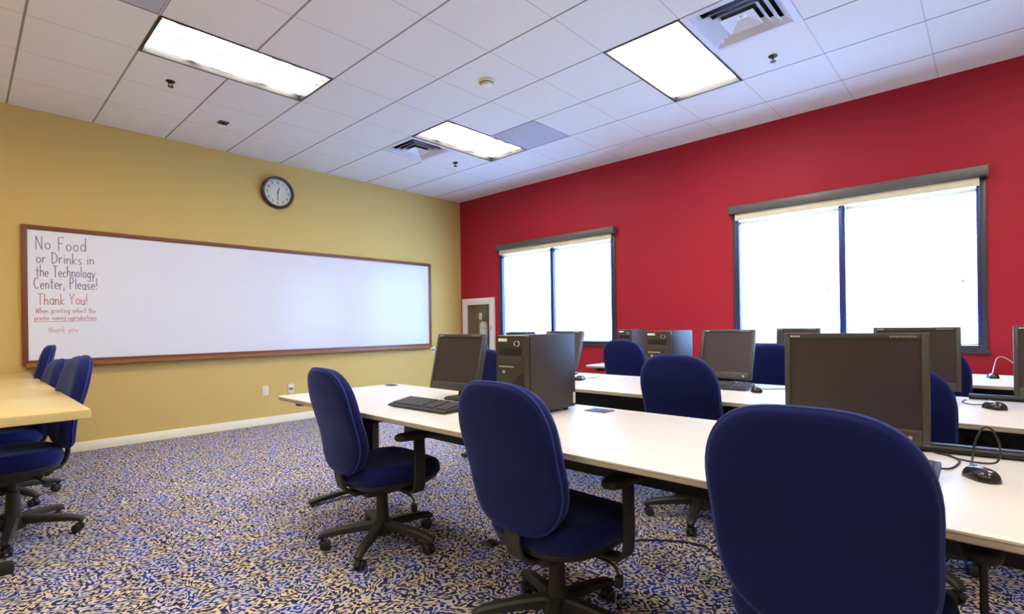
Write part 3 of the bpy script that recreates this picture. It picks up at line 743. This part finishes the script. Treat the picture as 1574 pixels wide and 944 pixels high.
# ------------------------------------------------------------------ chairs
def pad_rings(outline, prof):
    """outline: list (u,v); prof: list (scale, depth)"""
    return [[(u*s, v*s, d) for u, v in outline] for s, d in prof]
def make_chair(label, group):
    t = thing('task_chair', label, 'chair', (0, 0, 0), 0, group)
    # seat
    N_ = 48
    out = sup(N_, .25, .245, 3.0)
    prof = [(.0, .005), (.6, 0), (.9, .002), (.97, .012), (1.0, .032), (1.0, .062), (.975, .082), (.92, .094), (.8, .098), (.5, .095), (.2, .092)]
    bm = nb(); rings = []
    for s, d in prof[1:]:
        r = []
        for u, v in out:
            x, y = u*s, v*s
            k = max(0, (x-.10)/.15)
            r.append((x+.04, y, .365+d-.028*k*k*(1 if d > .03 else .5)+.10*y*y))
        rings.append(r)
    add_loft(bm, rings); obj('seat', bm, 'navy_fabric', t, ang=80)
    bm = nb(); rr = []
    for s, z in ((.55, .330), (.80, .335), (.93, .352), (.955, .374)): rr.append([(u*s+.04, v*s, z+.1*(v*s)**2) for u, v in out])
    add_loft(bm, rr); obj('seat_shell', bm, 'black_plastic', t, ang=60)
    # backrest
    NB = 64
    o2 = []
    for y, z in sup(NB, .230, .266, 3.0):
        k = 1-.03*math.exp(-((z+.02)/.10)**2)
        if z < 0: k *= 1-.05*(z/.268)**2
        o2.append((y*k, z))
    cxb, czb = -.262, .712
    def place(y, z, d):
        lum = .022*math.exp(-((z+.10)/.13)**2)
        return (cxb+d+.42*y*y-.17*z+lum-.012, y, czb+z)
    pr = [(.25, -.030), (.6, -.031), (.86, -.031), (.95, -.029), (.99, -.022), (1.0, -.012), (.985, -.007), (1.0, -.001), (1.005, .014), (.985, .030), (.93, .042), (.82, .049), (.55, .052), (.2, .053)]
    bm = nb(); add_loft(bm, [[place(y*s, z*s, d) for y, z in o2] for s, d in pr]); bk = obj('backrest', bm, 'navy_fabric', t, ang=80)
    bm = nb(); rings = []
    pth = [Vector(place(y*1.003, z*1.003, -.0125)) for y, z in o2]
    n = len(pth)
    for i in range(n):
        d = (pth[(i+1) % n]-pth[i-1]).normalized(); s = d.cross(Vector((1, 0, 0))).normalized(); u = s.cross(d)
        rings.append(ring(bm, [tuple(pth[i]+s*a+u*b) for a, b in circ(.0042, 6)]))
    for i in range(n): bridge(bm, rings[i], rings[(i+1) % n])
    obj('piping', bm, 'navy_piping', bk, ang=80)
    # back bar
    bm = nb(); pth = smooth_path([(-.222, 0, .50), (-.232, 0, .455), (-.238, 0, .41), (-.212, 0, .345), (-.15, 0, .318), (-.02, 0, .316)], 6)
    add_sweep(bm, pth, rect(.014, .075, .003) if False else rect(.075, .014, .003), (1, 0, .001)); obj('back_bar', bm, 'black_plastic', t)
    # mechanism and column
    bm = nb(); add_box(bm, (-.12, -.07, .285), (.13, .07, .332), .012); add_box(bm, (-.17, -.03, .30), (-.10, .03, .33), .006); obj('tilt_mechanism', bm, 'black_plastic', t)
    bm = nb(); add_lathe(bm, [(.02, .20), (.02, .30)], 20); obj('gas_lift', bm, 'wheel', t)
    bm = nb(); add_lathe(bm, [(.026, .055), (.040, .06), (.042, .11), (.037, .14), (.034, .16), (.029, .27), (.023, .276)], 24); obj('column_cover', bm, 'black_plastic', t)
    bm = nb(); add_lathe(bm, [(.03, .058), (.058, .066), (.06, .10), (.05, .128), (.03, .134)], 24); obj('base_hub', bm, 'black_plastic', t)
    lb = nb()
    pth = [(.045, 0, .108), (.12, 0, .104), (.20, 0, .096), (.26, 0, .088), (.302, 0, .078), (.320, 0, .066)]
    add_sweep(lb, smooth_path(pth, 4), lambda s: rect(.056-.018*s, .046-.018*s, .009))
    leg = obj('base_leg', lb, 'black_plastic', t)
    cb = nb()
    add_lathe(cb, [(.006, .0), (.006, .03)], 10, (.305, 0, .045))
    add_loft(cb, [[(.300+u, y, .030+v) for u, v in [(.026*math.cos(a), .026*math.sin(a)) for a in [PI*k/10 for k in range(11)]]+[(-.006, -.004), (.006, -.004)]] for y in (-.008, .008)])
    caster = obj('caster', cb, 'black_plastic', leg)
    for s in (-1, 1):
        add = nb(); add_lathe(add, [(.006, s*.009), (.021, s*.009), (.025, s*.012), (.025, s*.022), (.020, s*.026), (.006, s*.027)], 20, (.292, 0, .0255), 'y')
        obj('wheel', add, 'wheel', leg)
    leg.rotation_euler = (0, 0, 0)
    for k in range(1, 5):
        c = leg.copy(); COL.objects.link(c); c.parent = t; c.rotation_euler = (0, 0, k*2*PI/5)
        for g in kids(leg):
            d = g.copy(); COL.objects.link(d); d.parent = c
    for s in (-1, 1):
        bm = nb()
        add_sweep(bm, smooth_path([(.06, s*.10, .322), (.06, s*.20, .322), (.06, s*.262, .335), (.06, s*.282, .38), (.06, s*.284, .50), (.06, s*.282, .608)], 5), rect(.07, .018, .004) if False else (lambda q: rect(.062, .016, .004)), (1, 0, 0) if False else (0, s*1.0, .0001) if False else (0, s, .3))
        ar = obj('armrest', bm, 'black_plastic', t)
        bm = nb()
        ol = [(u+.055+.0, v) for u, v in sup(32, .125, .042, 3.2)]
        add_loft(bm, [[((u-.055)*q+.055, v*q+s*.28, z) for u, v in ol] for q, z in ((.8, .604), (.96, .606), (1.0, .614), (1.0, .624), (.96, .632), (.85, .636))])
        obj('arm_pad', bm, 'black_plastic', ar, ang=50)
    # levers
    bm = nb(); add_tube(bm, [(.05, -.06, .305), (.05, -.20, .300), (.05, -.235, .285), (.045, -.25, .262)], .006, 8); add_box(bm, (.03, -.262, .225), (.06, -.238, .268), .006); obj('height_lever', bm, 'wheel', t)
    bm = nb(); add_tube(bm, [(-.08, .06, .305), (-.10, .20, .298), (-.11, .24, .290)], .006, 8); add_box(bm, (-.135, .225, .278), (-.09, .27, .296), .005); obj('tilt_lever', bm, 'wheel', t)
    return t
GCH = 'navy task chairs around the computer tables'
chairs = [
 (1.535, 2.405, -5, 0, -.014, 'navy task chair nearest the tip of the nearest table, whole base in view'),
 (1.555, 1.235, -2, -7, -.008, 'navy task chair in front of the tower, between two other near chairs'),
 (1.545, .305, 1, 30, .0, 'largest navy task chair, its back hiding the keyboard of the big monitor'),
 (3.0, 2.80, 0, 20, .01, 'navy task chair glimpsed between the tower and the small tilted monitor'),
 (3.0, 1.29, 0, 50, .01, 'navy task chair across the nearest table, in front of the second table'),
 (2.98, .335, 0, 10, .0, 'navy task chair partly hidden just right of the big monitor'),
 (4.68, 2.64, 0, 15, .03, 'farthest navy task chair, between the two windows'),
 (4.68, 1.28, 0, 33, .01, 'navy task chair below the big window behind the second row monitor'),
 (4.66, .33, 0, 5, .0, 'navy task chair at the right end by the wall table'),
 (.195, 4.03, 184, -38+12, .02, 'navy task chair at the near end of the wooden desk'),
 (.18, 4.95, 182, -60, -.03, 'middle navy task chair pushed under the wooden desk'),
 (.20, 5.72, 176, -20, .06, 'navy task chair at the far end of the wooden desk, against the whiteboard'),
]
ch0 = make_chair(chairs[0][5], GCH)
for k, (x, y, a, ph, dz, lb) in enumerate(chairs):
    c = ch0 if k == 0 else dup(ch0, (x, y, 0), math.radians(a), lb, GCH if k < 9 else 'navy task chairs along the wooden desk')
    if k == 0: c.location = (x, y, 0); c.rotation_euler = (0, 0, math.radians(a))
    n = 0
    for g in kids(c):
        nm = g.name.split('.')[0]
        if nm == 'base_leg':
            g.rotation_euler = (0, 0, math.radians(ph-a+72*n)); n += 1
        if nm == 'backrest': g.location = (0, 0, dz)
        if k >= 9 and nm not in ('base_leg', 'base_hub', 'column_cover'): g.location.z += .04 if nm != 'backrest' else .015
        if k == 2 and nm == 'armrest': g.location.x = .085
        if k >= 9 and nm == 'armrest':
            for q in kids(g): bpy.data.objects.remove(q)
            bpy.data.objects.remove(g)

# ------------------------------------------------------------------ computers
def make_monitor(label, loc, yaw=0, tilt=10, wd=.41, ht=.335, zc=.95, group='flat monitors on the computer tables', neck=True):
    """screen looks towards local -x; origin on the table below the panel"""
    t = thing('computer_monitor', label, 'monitor', loc, math.radians(yaw), group)
    c = zc-loc[2]; ti = math.radians(tilt)
    R = Matrix.Rotation(ti, 4, 'Y'); 
    def put(bm):
        bmesh.ops.transform(bm, matrix=Matrix.Translation((0, 0, c)) @ R, verts=bm.verts[:]); return bm
    a, b = wd/2, ht/2; e = .019; eb = .045
    bm = nb()
    add_box(bm, (-.022, -a, -b), (.0, -a+e, b), .003); add_box(bm, (-.022, a-e, -b), (.0, a, b), .003)
    add_box(bm, (-.022, -a+e, b-e), (.0, a-e, b), .003); add_box(bm, (-.022, -a+e, -b), (.0, a-e, -b+eb), .003)
    bz = obj('bezel', put(bm), 'monitor_bezel', t)
    bm = nb(); add_box(bm, (-.0165, -a+e-.002, -b+eb-.002), (-.006, a-e+.002, b-e+.002)); obj('screen', put(bm), 'screen', t)
    bm = nb()
    def rc(x, s, q=1): return [(x, u, v) for u, v in rrect(wd*s, ht*s*q, .02)]
    add_loft(bm, [rc(-.001, .985), rc(.014, .985), rc(.026, .90), rc(.045, .6, 1), rc(.048, .55, 1)]); obj('back_shell', put(bm), 'monitor_back', t)
    bm = nb(); s, tw = strokes('Dell' if False else 'ooo', .008, .032); add_ink(bm, s, lambda u, v: (-.0224, a-.02-u, b-.014+v), .0011); obj('brand_mark', put(bm), 'white_mark', bz)
    bm = nb(); s, tw = strokes('ooeoooeoo', .007, .07); add_ink(bm, s, lambda u, v: (-.0224, -a+.10-u, b-.0135+v), .0009); obj('model_mark', put(bm), 'silver', bz)
    bm = nb(); add_box(bm, (-.0228, -a+.03, -b+.034), (-.0215, a-.03, -b+.0355)); obj('trim_line', put(bm), 'monitor_back', bz)
    bm = nb(); add_lathe(bm, [(.006, -.0225), (.006, -.0245), (.004, -.025)], 14, (0, -a+.05, -b+.02), 'x'); obj('power_button', put(bm), 'silver', bz)
    # stand
    zb = c-b
    bm = nb(); add_loft(bm, [[(u+.035, v, z) for u, v in rrect(s*.19, s*.21, .06)] for s, z in ((1, .0003), (1, .008), (.93, .014), (.6, .018))]); obj('stand_base', bm, 'pc_dark', t)
    bm = nb(); add_sweep(bm, smooth_path([(.034, 0, .012), (.036, 0, max(.045, zb*.75)), (.060, 0, zb+.05), (.062, 0, c-.03), (.052, 0, c+.02)], 5), rect(.075, .03, .008), (1, 0, 0)); obj('stand_neck', bm, 'pc_dark', t)
    bm = nb(); add_lathe(bm, [(.02, -.05), (.02, .05)], 18, (.058, 0, c-.01), 'y'); obj('hinge', bm, 'pc_dark', t)
    return t
make_monitor('small tilted black monitor near the tip of the nearest table', (1.985, 2.285, ZT), 0, 13, .41, .33, .952)
make_monitor('big black monitor behind the largest chair on the nearest table', (2.07, .352, ZT), 0, 1, .412, .352, .945)
make_monitor('tilted monitor with a bright reflective screen behind the tower', (3.56, 2.74, ZT), 0, 20, .40, .34, .945)
make_monitor('dark monitor behind the tower, left of the bright tilted screen', (3.62, 3.29, ZT), 0, 8, .36, .34, .935)
make_monitor('tilted monitor with keyboard and mouse before it on the second table', (3.60, 1.345, ZT), 0, 17, .36, .345, .945)
make_monitor('wide monitor on the second table partly behind the big monitor', (3.62, .318, ZT), 0, 6, .385, .345, .95)
make_monitor('monitor at the right edge of the photo seen nearly edge on', (3.50, -.275, ZT), 0, 8, .41, .345, .955)
make_monitor('monitor on the wall table between two chairs under the big window', (5.20, 1.30, ZT), 0, 6, .36, .34, .935)

def make_tower(label, loc, yaw=0, dims=(.385, .195, .388), side='pc_case', group='black computer towers'):
    """front faces local -x; origin at front centre base"""
    t = thing('computer_tower', label, 'computer', loc, math.radians(yaw), group)
    L_, W_, H_ = dims; w = W_/2
    for sx in (.04, L_-.05):
        pass
    bm = nb(); add_box(bm, (.022, -w+.006, .012), (L_, w-.006, H_-.006), .004); obj('chassis', bm, side, t)
    bm = nb(); add_box(bm, (.03, -w, .016), (L_-.012, -w+.007, H_-.004), .003); obj('side_panel', bm, side, t)
    bm = nb()
    add_loft(bm, [[(x, u, v+H_/2) for u, v in rrect(W_*s, (H_-.012)*s2, .012)] for x, s, s2 in ((.024, 1, 1), (.008, 1, 1), (.0, .97, .985))])
    fr = obj('front_bezel', bm, 'pc_front', t)
    bm = nb(); add_box(bm, (-.003, -w+.028, H_-.10), (.004, w-.022, H_-.062), .002); obj('optical_drive', bm, 'pc_dark', fr)
    bm = nb(); add_box(bm, (-.003, -w+.028, H_-.142), (.004, w-.022, H_-.106), .002); obj('drive_cover', bm, 'pc_case', fr)
    bm = nb(); add_box(bm, (-.0035, -.02, H_-.158), (.003, w-.022, H_-.151), .001); obj('silver_strip', bm, 'silver', fr)
    bm = nb(); add_box(bm, (-.0012, w-.075, H_-.036), (.002, w-.018, H_-.022), .0005); obj('white_label', bm, 'white_mark', fr)
    bm = nb()
    for k in range(2):
        p = [(-.0012, -.04+.016*math.cos(a+k*PI), H_-.045+.012*math.sin(a+k*PI)) for a in [math.radians(q) for q in range(-60, 100, 16)]]
        add_tube(bm, p, .0025, 6, 0, (1, 0, 0))
    obj('round_emblem', bm, 'silver', fr)
    bm = nb(); add_loft(bm, [[(x, u, v) for u, v in ((-w+.02, .02), (-.012, .02), (-.012, .16), (-w+.035, .205), (-w+.02, .205))] for x in (-.002, .003)]); obj('vent_recess', bm, 'pc_dark', fr)
    bm = nb(); add_lathe(bm, [(.008, .001), (.008, -.003), (.006, -.004)], 16, (0, .045, H_-.18), 'x'); obj('power_button', bm, 'silver', fr)
    bm = nb(); add_box(bm, (L_-.010, -w+.012, .02), (L_+.004, w-.012, H_-.02), .002); obj('rear_panel', bm, 'silver', t)
    bm = nb(); add_box(bm, (L_-.03, -w-.0015, .03), (L_-.012, -w+.001, .085), .0005); obj('pale_sticker', bm, 'white_mark', t)
    for k, (z, r) in enumerate(((.30, .012), (.25, .009), (.20, .012))):
        bm = nb(); add_tube(bm, [(L_+.002, -.03+.02*k, z), (L_+.03, -.03+.02*k, z), (L_+.045, -.03+.02*k, z-.05), (L_+.035, -.03+.02*k, .02)], .005, 8); add_box(bm, (L_+.003, -.045+.02*k, z-.01), (L_+.022, -.018+.02*k, z+.01), .002); obj('plug_cable', bm, 'cable', t)
    for x in (.05, L_-.06):
        for y in (-w+.025, w-.025):
            bm = nb(); add_lathe(bm, [(.012, 0), (.012, .014)], 12, (x, y, 0)); obj('foot', bm, 'pc_dark', t)
    return t
make_tower('large black computer tower standing on the nearest table behind a chair', (1.765, 1.662, ZT))
make_tower('black computer tower left of the tilted monitor on the second table', (3.33, 1.72, ZT), 0, (.37, .19, .382), 'pc_case')
make_tower('small looking black tower on the wall table behind the farthest chair', (5.02, 2.985, ZT), 0, (.36, .18, .375), 'pc_case')

def make_keyboard(label, loc, yaw, L_=.46, W_=.165, group='black keyboards'):
    t = thing('keyboard', label, 'keyboard', loc, math.radians(yaw), group)
    h = L_/2
    bm = nb(); poly = [(-W_/2, .004), (-W_/2, .012), (-W_/2+.02, .017), (W_/2-.015, .034), (W_/2, .036), (W_/2, .018)]
    add_loft(bm, [[(x, y, z) for x, z in poly] for y in (-h, h)]); bmesh.ops.bevel(bm, geom=bm.edges[:], offset=.002, segments=2, affect='EDGES'); obj('case', bm, 'keyboard_black', t)
    bm = nb(); slope = .019/(W_-.035); nr = 6; ncol = int((L_-.026)/.019); dy = (L_-.026)/ncol; dx = (W_-.042)/nr
    def kp(r, c):
        x = -W_/2+.022+r*dx; return (x, -h+.013+c*dy, .0178+slope*(x+W_/2-.02))
    gv = [[bm.verts.new(kp(r, c)) for c in range(ncol+1)] for r in range(nr+1)]
    keys, gaps = [], {4, 9}                                        # columns left flat between the key blocks
    for r in range(nr):
        c = 0
        while c < ncol:
            n = 6 if (r == 0 and c == 14) else 1                   # space bar
            n = min(n, ncol-c)
            f = bm.faces.new([gv[r][c+k] for k in range(n+1)]+[gv[r+1][c+k] for k in range(n, -1, -1)])
            if c not in gaps: keys.append(f)
            c += n
    bmesh.ops.recalc_face_normals(bm, faces=bm.faces[:])
    bmesh.ops.inset_individual(bm, faces=keys, thickness=.0014, depth=0)
    bmesh.ops.inset_individual(bm, faces=keys, thickness=.0016, depth=0)
    for f in keys:
        for v in f.verts: v.co.z += .006
    obj('key_field', bm, 'key_black', t, ang=20)
    for s in (-1, 1):
        bm = nb(); add_box(bm, (W_/2-.03, s*(h-.05)-.012, 0), (W_/2-.018, s*(h-.05)+.012, .02), .002); obj('rear_foot', bm, 'keyboard_black', t)
        bm = nb(); add_box(bm, (-W_/2+.012, s*(h-.05)-.012, 0), (-W_/2+.02, s*(h-.05)+.012, .008), .001); obj('front_foot', bm, 'keyboard_black', t)
    return t
def cord(parent, pts, r=.0028, m='cable', name='cord'):
    bm = nb(); inv = parent.matrix_basis.inverted()
    add_tube(bm, [tuple(inv @ Vector(p)) for p in pts], r, 8, 8); return obj(name, bm, m, parent, ang=80)
k1 = make_keyboard('black keyboard before the small tilted monitor on the nearest table', (1.665, 2.175, ZT), 2)
cord(k1, [(1.745, 2.05, .757), (1.80, 2.02, .752), (1.86, 2.08, .745), (1.93, 2.12, .739), (2.08, 2.06, .739)])
k2 = make_keyboard('black keyboard mostly hidden by the largest chair', (1.755, .338, ZT), 0)
cord(k2, [(1.838, .16, .757), (1.865, .13, .745), (1.92, .092, .7385), (2.03, .078, .7385), (2.09, .10, .7385), (2.12, .14, .7385)])
k3 = make_keyboard('black keyboard before the tilted monitor on the second table', (3.40, 1.345, ZT), 0, .44)
k4 = make_keyboard('black keyboard on the second table beside the mouse by the hidden chair', (3.42, .365, ZT), 0, .44)
def make_mouse(label, loc, yaw, cords=(), s=1.0):
    t = thing('computer_mouse', label, 'mouse', loc, math.radians(yaw), 'black computer mice')
    t.matrix_basis  # placed
    L_, W_, H_ = .058*s, .033*s, .036*s
    bm = nb(); rr = []
    for k in range(9):
        f = k/8; z = H_*math.sin(f*PI/2)*.98; sc = math.cos(f*PI/2)**.62 if f < 1 else .03
        rr.append([(u*sc-.006*s*f, v*sc, .001+z+.0) for u, v in sup(28, L_, W_, 2.6)])
    rr.insert(0, [(u*.94, v*.94, .0005) for u, v in sup(28, L_, W_, 2.6)])
    add_loft(bm, rr); obj('body', bm, 'gloss_black', t, ang=70)
    bm = nb(); add_lathe(bm, [(.004, -.004), (.009, -.0035), (.009, .0035), (.004, .004)], 16, (.028*s, 0, H_*.86), 'y'); obj('scroll_wheel', bm, 'cable_grey', t)
    bm = nb(); add_box(bm, (.012*s, -W_*.98, .006), (.0135*s, W_*.98, .011), .0003); obj('side_trim', bm, 'cable_grey', t)
    for c, m, r in cords: cord(t, c, r, m)
    return t
make_mouse('black mouse with a tall looped cord at the right of the nearest table', (1.855, .028, ZT), 35,
    [([(1.89, .050, .752), (1.95, .05, .752), (1.99, .047, .768), (2.0, .042, .806), (2.0, .030, .841), (2.0, .018, .852), (2.0, .004, .844), (2.0, -.008, .813), (2.02, -.010, .776), (2.04, 0, .745), (2.045, .042, .7385), (2.07, .087, .7385), (2.12, .108, .7385)], 'cable', .0028)], .88)
make_mouse('black mouse right of the keyboard on the second table', (3.33, 1.065, ZT), 20, [([(3.385, 1.085, .75), (3.48, 1.06, .739), (3.55, .98, .739), (3.60, .92, .739)], 'cable', .0028)])
make_mouse('black mouse at the right end of the second table', (3.345, .0, ZT), 35,
    [([(3.39, .035, .748), (3.43, .08, .739), (3.50, .12, .739), (3.62, .11, .739)], 'cable', .0028)])
make_mouse('black mouse behind the tower at the edge of the second table', (3.27, 2.345, ZT), 10, [([(3.325, 2.355, .748), (3.4, 2.36, .739), (3.5, 2.33, .739)], 'cable', .0028)])
make_mouse('small dark mouse with pale cord on the wall table at right', (5.10, .005, ZT), 10,
    [([(5.155, .01, .75), (5.25, .0, .80), (5.30, -.02, .87), (5.30, -.06, .875), (5.28, -.12, .82), (5.26, -.15, .741)], 'cable_grey', .004)])
# fallen cable under the nearest table
t = obj('floor_cable', nb(), 'cable'); bpy.data.objects.remove(t)
bm = nb(); add_tube(bm, [(2.185, 1.75, .43), (2.12, 1.62, .30), (2.1, 1.5, .12), (2.12, 1.42, .02), (2.25, 1.35, .006), (2.42, 1.42, .006), (2.55, 1.30, .006), (2.62, 1.12, .006), (2.5, .95, .006)], .005, 8)
tag(obj('power_cable', bm, 'cable', ang=80), 'thin black cable hanging from the nearest table and looping over the carpet', 'cable')
